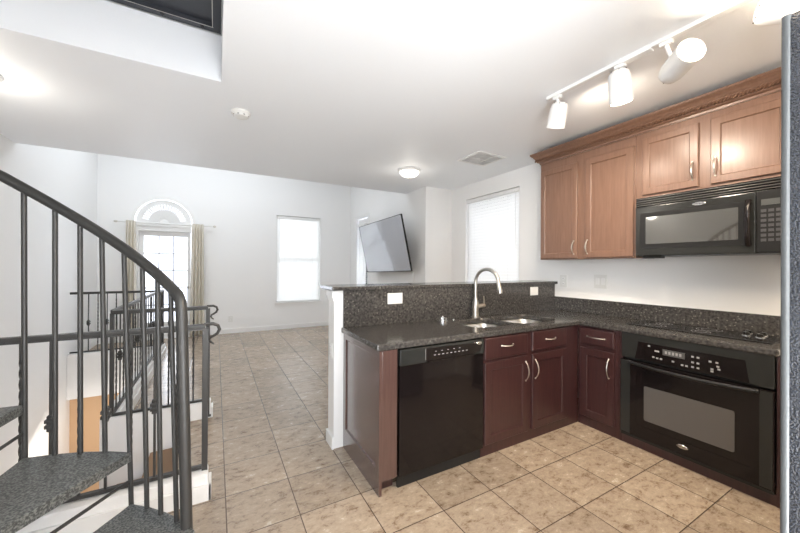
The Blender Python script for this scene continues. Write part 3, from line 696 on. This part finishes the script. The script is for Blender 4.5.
# ------------------------------------------------------------------ outlets and switches
def plate(name, label, cat, loc, rotz, w, h, kind, group=None):
    t = thing(name, label, cat, loc, rotz, group)
    s = MB(); s.box(-w/2, -.006, -h/2, w/2, 0, h/2, .002); s.build('cover_plate', PLASTIC, t)
    def piece(nm, x, z):
        p = MB()
        if nm == 'socket':
            p.lathe([(.001,0),(.0165,0),(.0165,.0025),(.001,.0025)], (x,-.006,z), (0,-1,0), 14); p = p.build(nm, WHITE, t)
            for q in (-.006, .006):
                d = MB(); d.box(x+(q if kind == 'duplex_v' else 0)-(.001 if kind == 'duplex_v' else .004), -.0092, z+(0 if kind == 'duplex_v' else q)-(.004 if kind == 'duplex_v' else .001),
                    x+(q if kind == 'duplex_v' else 0)+(.001 if kind == 'duplex_v' else .004), -.0085, z+(0 if kind == 'duplex_v' else q)+(.004 if kind == 'duplex_v' else .001)); d.build('slot', DARK, p)
        elif nm == 'rocker': p.box(x-.017, -.010, -.034, x+.017, -.0055, .034, .002); p.build(nm, WHITE, t)
        else: p.lathe([(.001,0),(.004,0),(.004,.001)], (x,-.006,z), (0,-1,0), 8); p.build(nm, WHITE, t)
    if kind == 'duplex_h': piece('socket', -.028, 0); piece('socket', .028, 0)
    elif kind == 'duplex_v': piece('socket', 0, -.028); piece('socket', 0, .028)
    elif kind == 'rocker2': piece('rocker', -.028, 0); piece('rocker', .028, 0)
    else: piece('screw', -.04, 0); piece('screw', .04, 0)
plate('outlet', 'white sideways outlet on the granite backsplash above the dishwasher', 'outlet', (1.314, 2.44, 1.137), 0, .14, .09, 'duplex_h')
plate('blank_plate', 'plain pale cover plate on the granite backsplash right of the faucet', 'cover plate', (3.045, 2.44, 1.145), 0, .12, .09, 'blank')
plate('outlet', 'white upright outlet on the wall just past the raised bar end', 'outlet', (XR, 2.345, 1.255), -PI/2, .085, .135, 'duplex_v')
plate('light_switch', 'white double rocker switch plate under the tall wall cabinet', 'switch', (XR, 1.935, 1.265), -PI/2, .13, .14, 'rocker2')
plate('outlet', 'white upright outlet on the white end of the peninsula wall', 'outlet', (.795, 2.53, .745), -PI/2, .07, .115, 'duplex_v')
plate('outlet', 'white outlet low on the far living room wall right of the curtain', 'outlet', (.27, YF, .30), 0, .08, .125, 'duplex_v')

# ------------------------------------------------------------------ television
def tv():
    yaw, tilt, w, rl = .029, .205, 1.652, .026; h = w*9/16
    uu = Vector((math.sin(yaw), -math.cos(yaw), 0)); n = Vector((-math.cos(yaw), -math.sin(yaw), 0))
    v = Vector((0,0,1))*math.cos(tilt)+n*math.sin(tilt)
    u2 = uu*math.cos(rl)+v*math.sin(rl); v2 = v*math.cos(rl)-uu*math.sin(rl); nn = u2.cross(v2)
    M = Matrix((u2, -nn, v2)).transposed().to_4x4(); M.translation = (2.618, 5.359, 1.768)
    t = thing('television', 'large flat television tilted downward on the living room wall beyond the bar', 'television', (2.618, 5.359, 1.768))
    inv = Matrix.Translation((-2.618, -5.359, -1.768)) @ M
    s = MB(); s.box(-w/2, .001, -h/2, w/2, .028, h/2, .004); s.box(-.45, .028, -.30, .45, .05, .25, .01); s.bm.transform(inv); s.build('casing', BLACK2, t)
    s = MB(); s.prism(rect(-w/2, -h/2, w/2, h/2), [rect(-w/2+.008, -h/2+.012, w/2-.008, h/2-.008)], (0,-.002,0), (1,0,0), (0,0,1), (0,1,0), .003); s.bm.transform(inv); s.build('bezel', BLACK2, t)
    s = MB(); s.box(-w/2+.008, -.0005, -h/2+.012, w/2-.008, .0009, h/2-.008); s.bm.transform(inv); s.build('screen', SCREEN, t)
    s = MB(); s.box(.13, -.22, -.2, .278, -.12, -.1); s.bm.clear()
    s.box(.255, -.15, -.22, .281, .15, .22); s.tube([(.26,0,0),(.15,0,0),(.06,0,0)], .02, 8); s.build('wall_mount', BLACK2, t)
tv()
cd = MB(); cd.tube([(XT-.006, 4.72, 1.36), (XT-.006, 4.73, 1.1), (XT-.006, 4.72, .35)], .004, 6)
tag(cd.build('television_cable', PLASTIC), 'thin white cable running down the wall below the television', 'cable')

# ------------------------------------------------------------------ ceiling fittings
def dome(loc, label, r=.15, power=1.2):
    t = thing('dome_light', label, 'ceiling light', loc)
    s = MB(); s.lathe([(r,0),(r+.004,-.012),(r-.012,-.03),(.02,-.03)], (0,0,0), (0,0,1), 32); s.build('base_ring', WHITE, t, True)
    s = MB(); s.lathe([(r-.018,-.028),(r-.025,-.05),(r*.68,-.075),(r*.4,-.093),(.012,-.10)], (0,0,0), (0,0,1), 32); s.build('glass_shade', DOME, t, True)
    s = MB(); s.lathe([(.004,-.098),(.012,-.103),(.009,-.112),(.004,-.118),(.001,-.125)], (0,0,0), (0,0,1), 12); s.build('finial', NICKEL, t, True)
    point('dome_lamp', (loc[0], loc[1], loc[2]-.22), power, (1.0,.93,.83), .1)
dome((2.22, 3.74, ZC), 'white dome ceiling light above the bar in front of the television')
dome((-1.43, 3.26, ZC), 'dome ceiling light cropped by the left edge over the stairwell', power=4)
sm_ = thing('smoke_detector', 'small round white smoke detector on the ceiling near the stair opening', 'smoke detector', (.175, 3.05, ZC))
s = MB(); s.lathe([(.075,0),(.075,-.012),(.062,-.022),(.056,-.04),(.030,-.048),(.001,-.048)], (0,0,0), (0,0,1), 28); s.build('body', PLASTIC, sm_, True)
s = MB()
for a in range(0, 360, 45): s.box(-.006,-.0035,-.0015,.006,.0035,.0015,0, Matrix.Translation((.058*math.cos(math.radians(a+20)), .058*math.sin(math.radians(a+20)), -.031)) @ Matrix.Rotation(math.radians(a+110), 4, 'Z') @ Matrix.Rotation(1.3, 4, 'X'))
s.build('sounder_slot', DARK, sm_)
vt = thing('ceiling_vent', 'white louvred air vent in the ceiling near the kitchen window', 'vent', (2.73, 2.93, ZC))
s = MB(); s.prism(rect(-.21,-.19,.21,.19), [rect(-.18+.12*i+.006,-.16+.16*j+.006,-.06+.12*i-.006,.0+.16*j-.006) for i in range(3) for j in range(2)], (0,0,-.008), (1,0,0), (0,1,0), (0,0,1), .008); s.build('frame', WHITE, vt)
s = MB(); s.box(-.18,-.16,-.0012,.18,.16,-.0002); s.build('duct', pbr('duct_grey', (.75,.75,.75), .7), vt)
s = MB()
for j in range(16):
    M_ = Matrix.Translation((0, -.15+j*.02, -.005)) @ Matrix.Rotation(.7, 4, 'X'); s.box(-.178, -.007, -.0005, .178, .007, .0005, 0, M_)
s.build('louvre', WHITE, vt)
# track light
tr = thing('track_light_rail', 'white ceiling track rail running parallel to the upper cabinets', 'track rail', (2.18, 0, ZC))
s = MB(); s.box(-.018, -.45, -.022, .018, 1.63, 0, .002); s.build('rail', WHITE, tr)
s = MB(); s.box(-.024, .95, -.03, .024, 1.12, .0, .003); s.build('connector', WHITE, tr)
def head(y, back, front, label, lit, gy=None):
    back, front = Vector(back), Vector(front); ax = (front-back).normalized(); L = (front-back).length
    top = Vector((2.18, y, ZC-.022))
    t = thing('track_spotlight', label, 'spotlight', tuple(top), 0, 'spotlights on the ceiling track')
    o = -top
    mid = back+ax*L*.32
    s = MB(); s.box(2.18-.014, y-.03, ZC-.045, 2.18+.014, y+.03, ZC-.0225, .003); s.tube([(2.18,y,ZC-.045), mid+Vector((0,0,.03)), mid], .011, 10); s.bm.transform(Matrix.Translation(o)); s.build('yoke', WHITE, t, True)
    R = .062
    s = MB(); s.lathe([(.002,0),(R*.55,.003),(R*.85,.018),(R*.97,.045),(R,.08),(R*1.04,L-.004),(R*1.05,L),(R*.96,L),(R*.93,L-.03),(R*.6,L-.06)], back, ax, 32, cap=False); s.bm.transform(Matrix.Translation(o)); hs = s.build('lamp_housing', WHITE, t, True)
    q = ax.to_track_quat('Z','Y').to_matrix(); s = MB()
    for a in range(6):
        p = back+q@Vector((R*.70*math.cos(a*PI/3), R*.70*math.sin(a*PI/3), .008)); s.lathe([(.0035,-.004),(.0035,.001),(.001,.0012)], p, -ax, 8)
    s.bm.transform(Matrix.Translation(o)); s.build('vent_hole', DARK, hs)
    s = MB(); s.lathe([(R*.93,L-.022),(R*.8,L-.014),(R*.4,L-.010),(.001,L-.009)], back, ax, 28, cap=False); s.bm.transform(Matrix.Translation(o)); s.build('bulb', BULB if lit == 2 else BULB_OFF, t, True)
    return front+ax*.012, ax
WARM = (1.0, .86, .70)
p, ax = head(1.55, (2.19,1.53,2.615), (2.23,1.60,2.455), 'small white spotlight aimed down at the far end of the track', 1); spot('spot_lamp', p, (.7,.35,-.95), 16, WARM, 2.2)
p, ax = head(1.12, (2.18,1.13,2.635), (2.215,1.13,2.44), 'upright white spotlight, second from the far end of the track', 1); spot('spot_lamp', p, (.75,0,-.8), 18, WARM, 2.3)
p, ax = head(.88, (2.25,.905,2.495), (2.11,.745,2.515), 'spotlight turned to the camera with its glowing lamp face showing', 2); spot('spot_lamp', p, ax, 6, WARM, 2.2)
p, ax = head(.42, (2.16,.53,2.585), (2.26,.27,2.50), 'spotlight partly cropped at the top right above the refrigerator', 1); spot('spot_lamp', p, ax, 4, WARM, 2.2)
spot('spot_lamp_glow', (2.30, 1.36, 2.52), (1,.0,.0), 5, WARM, 2.9, 1.0)

# ------------------------------------------------------------------ ironwork
def baluster_plain(s, x, y, z0, z1, r=.0075): s.tube([(x,y,z0),(x,y,z1)], r, 8)
def bal_mesh(x, y, z0, z1, style, h=.0062, collar=None):
    s = MB()
    if style == 'twist':
        n = 40; rg = []
        for k in range(n+1):
            t = k/n; tw = 0 if t < .1 or t > .9 else (t-.1)/.8*PI*6
            if t > .9: tw = PI*6
            rg.append([(x+h*1.35*math.cos(tw+q*PI/2+PI/4), y+h*1.35*math.sin(tw+q*PI/2+PI/4), z0+(z1-z0)*t) for q in range(4)])
        s.rings(rg)
    else:
        s.box(x-h*.95, y-h*.95, z0, x+h*.95, y+h*.95, z1)
        if collar:
            for dz, q in ((-.034,.010),(-.014,.020),(.014,.020),(.034,.010)): s.box(x-q, y-q, collar+dz-.009, x+q, y+q, collar+dz+.009, .004)
            s.box(x-.013, y-.013, collar-.04, x+.013, y+.013, collar+.04, .003)
    return s
def scroll(parent, p, d, r=.010):
    """wrought curl at the end of a rail; d = +1 curls towards +x"""
    x, y, z = p; pts = []
    for u, v in ((-.02,.012),(.03,.013),(.058,.0),(.066,-.025),(.055,-.048),(.034,-.062),(.018,-.07),(.012,-.085),(.022,-.102),(.036,-.112)):
        pts.append((x+d*u, y, z+v))
    s = MB(); s.tube(pts, [r*.9,r,r,r,r*.9,r*.8,r*.75,r*.7,r*.6,r*.5], 8); s.build('scroll', IRON, parent, True)
def guard(name, label, x0, x1, y, zb, zt, spacing, first=None, post_hi=True, post_lo=False, scr=True, z0post=.02, cz=.6):
    t = thing(name, label, 'railing', (x1, y, 0)); off = -Vector((x1, y, 0))
    def fin(s, nm, smooth=False): s.bm.transform(Matrix.Translation(off)); return s.build(nm, IRON, t, smooth)
    s = MB(); s.box(x0, y-.022, zt-.030, x1, y+.022, zt-.006, .006); s.box(x0, y-.015, zt-.04, x1, y+.015, zt-.028); fin(s, 'top_rail')
    s = MB(); s.box(x0, y-.013, zb-.008, x1, y+.013, zb+.012, .002); fin(s, 'bottom_rail')
    if post_hi:
        s = MB(); s.box(x1-.016, y-.016, z0post, x1+.016, y+.016, zt-.03, .003); s.box(x1-.026, y-.024, z0post, x1+.028, y+.026, z0post+.012); fin(s, 'post')
    if post_lo:
        s = MB(); s.box(x0-.014, y-.014, zb, x0+.014, y+.014, zt-.03, .003); fin(s, 'post')
    n = 0; x = first if first is not None else x1-spacing
    while x > x0+.03:
        fin(bal_mesh(x, y, zb+.012, zt-.035, ('twist', 'collar')[n % 2], collar=cz), 'baluster'); x -= spacing; n += 1
    if scr:
        scroll(t, (0.01, 0, zt-.02), 1)
    return t
guard('stair_guard_rail', 'nearest dark iron guard rail on the front curb of the stairwell', XL+.01, -.055, YA, .172, 1.05, .108, -.197, cz=.59)
guard('stair_guard_rail', 'second dark iron guard rail on the stairwell curb behind the nearest one', -.742, -.062, YB, .172, 1.04, .092, -.175, post_lo=True, cz=.61)
guard('stair_guard_rail', 'farthest thin iron guard rail crossing in front of the left curtain', XL+.02, XC-.03, YD+.05, .14, 1.02, .105, post_hi=False, scr=False, cz=.56)
# side rail running away from camera
t = thing('stair_guard_rail', 'iron guard rail receding along the stairwell side toward the glazed door', 'railing', (XC+.015, YB+.03, 0))
X0 = 0; L_ = YD+.05-(YB+.03)
s = MB(); s.box(-.017, 0, 1.01, .017, L_, 1.034, .006); s.box(-.015, 0, 1.0, .015, L_, 1.012); s.build('top_rail', IRON, t)
s = MB(); s.box(-.013, 0, .164, .013, L_, .184, .002); s.build('bottom_rail', IRON, t)
s = MB(); s.box(-.02, L_-.02, .155, .02, L_+.02, 1.01, .003); s.build('post', IRON, t)
y = .12; n = 0
while y < L_-.06:
    bal_mesh(0, y, .184, 1.0, ('twist', 'collar')[n % 2], h=.0052, collar=.60).build('baluster', IRON, t); y += .128; n += 1

# ------------------------------------------------------------------ spiral staircase
CX, CY, RS = -.918, 1.276, .94
sp_ = thing('spiral_staircase', 'dark iron spiral staircase with hammered grey treads at the left edge', 'staircase', (CX, CY, 0))
s = MB(); s.lathe([(.16,0),(.16,.012),(.06,.016),(.055,.03),(.05,2.99),(.001,3.0)], (0,0,0), (0,0,1), 24); s.build('centre_pole', IRON, sp_, True)
RISE, A1, STEP = .249, 53.0, 28.8
def pol(a, r=RS, z=0): return Vector((r*math.cos(math.radians(a)), r*math.sin(math.radians(a)), z))
hand = [(33.6,1.235),(38.7,1.275),(44.1,1.347),(49.7,1.413),(56,1.491),(62.7,1.549),(68.7,1.606),(75,1.675),(82.1,1.738),(86.5,1.809)]
def hz(a):
    return 1.235+.0106*max(0, min(a, 86.5)-33.6)+max(0, a-86.5)*RISE/STEP
NT = 11
for k in range(1, NT+1):
    a1 = A1+STEP*(k-1); a0 = a1-STEP-(0 if k > 1 else -2.0); z = RISE*k
    def outline(ins=0):
        o_ = [pol(a0-3, .055)]
        for q in range(5): 
            p = pol(a0+(a1-a0)*q/4, RS-.0)
            o_.append(p)
        o_.append(pol(a1+3, .055)); return [(p.x, p.y) for p in o_]
    s = MB(); s.prism(outline(), [], (0,0,z-.045), (1,0,0), (0,1,0), (0,0,1), .045)
    tr_ = s.build('tread', TREAD, sp_, False, .004)
    s = MB(); p = pol(a1, RS-.012, z+.115); s.tube([pol(a1, .05, z+.115), p], .0075, 8); s.build('brace_rod', IRON, tr_)
s = MB(); s.prism([(0,0)]+[(pol(2+(48)*q/5).x, pol(2+48*q/5).y) for q in range(6)], [], (0,0,.002), (1,0,0), (0,1,0), (0,0,1), .018); s.build('dark_floor_sector', IRON, sp_)  # thin dark sector lying on the floor below the first tread
# balusters: at measured bottoms and tops for the first treads, then regular
bots = [(-.352,2.03),(-.28,1.953),(-.217,1.874),(-.148,1.788)]
tops = [(-.392,2.055),(-.31,1.993),(-.243,1.93),(-.185,1.864)]
def bal(p0, p1):
    s = MB(); s.tube([p0, p1], .0104, 10); s.build('baluster', IRON, sp_, True)
for i, (b0, t0) in enumerate(zip(bots, tops)):
    ang = math.degrees(math.atan2(t0[1]-CY, t0[0]-CX)); bal((b0[0]-CX, b0[1]-CY, .249-.03), (t0[0]-CX, t0[1]-CY, hz(ang)))
b2 = [(-.78,2.212),(-.665,2.172),(-.565,2.134),(-.464,2.09)]; t2 = [(-.788,2.207),(-.675,2.184),(-.577,2.152),(-.487,2.111)]
for b0, t0 in zip(b2, t2):
    ang = math.degrees(math.atan2(t0[1]-CY, t0[0]-CX)); bal((b0[0]-CX, b0[1]-CY, .498-.03), (t0[0]-CX, t0[1]-CY, hz(ang)))
for k in range(3, NT+1):
    a1 = A1+STEP*(k-1)
    for q in (.25, .5, .75, 1.0):
        a = a1-STEP+STEP*q; bal(pol(a, RS-.012, RISE*k-.03), pol(a, RS-.005, hz(a)))
# handrail and newel
s = MB(); pts = [Vector((-.100-CX, 1.715-CY, .0)), Vector((-.118-CX, 1.752-CY, .6)), Vector((-.133-CX, 1.785-CY, 1.12)), Vector((-.137-CX, 1.795-CY, 1.20)), Vector((-.140-CX, 1.802-CY, 1.235))]
a = 35.5
while a < A1+STEP*(NT-1)+1:
    pts.append(pol(a, RS+.0, hz(a)+.012)); a += 3.0
s.tube(pts, .0235, 14); s.build('handrail', IRON, sp_, True)
# landing above the opening
ld = thing('stair_landing', 'dark blue-grey steel landing seen through the ceiling opening', 'landing', (-.45, 1.95, 3.012))
x0, x1, y0, y1 = -.47, .47, -.67, .66
s = MB(); s.prism(rect(x0, y0, x1, y1), [rect(x0+.05, y0+.05, x1-.05, y1-.05)], (0,0,0), (1,0,0), (0,1,0), (0,0,1), .05); s.build('frame', PLATFORM, ld)
s = MB(); s.box(x0+.05, y0+.05, .03, x1-.05, y1-.05, .045); s.build('deck', PLATFORM, ld)
s = MB()
for (xx, yy) in ((-.12,.63),(.14,.63),(.36,.63),(-.32,.63)): s.lathe([(.012,-.002),(.012,.001)], (xx, yy, 0), (0,0,1), 10)
s.build('bolt_hole', DARK, ld)
s = MB()
for (a_, b_, c_, d_) in ((x0+.045, y1-.052, x1-.045, y1-.048), (x1-.052, y0+.05, x1-.048, y1-.05)): s.box(a_, b_, -.002, c_, d_, .0)
s.build('edge_strip', NICKEL, ld)
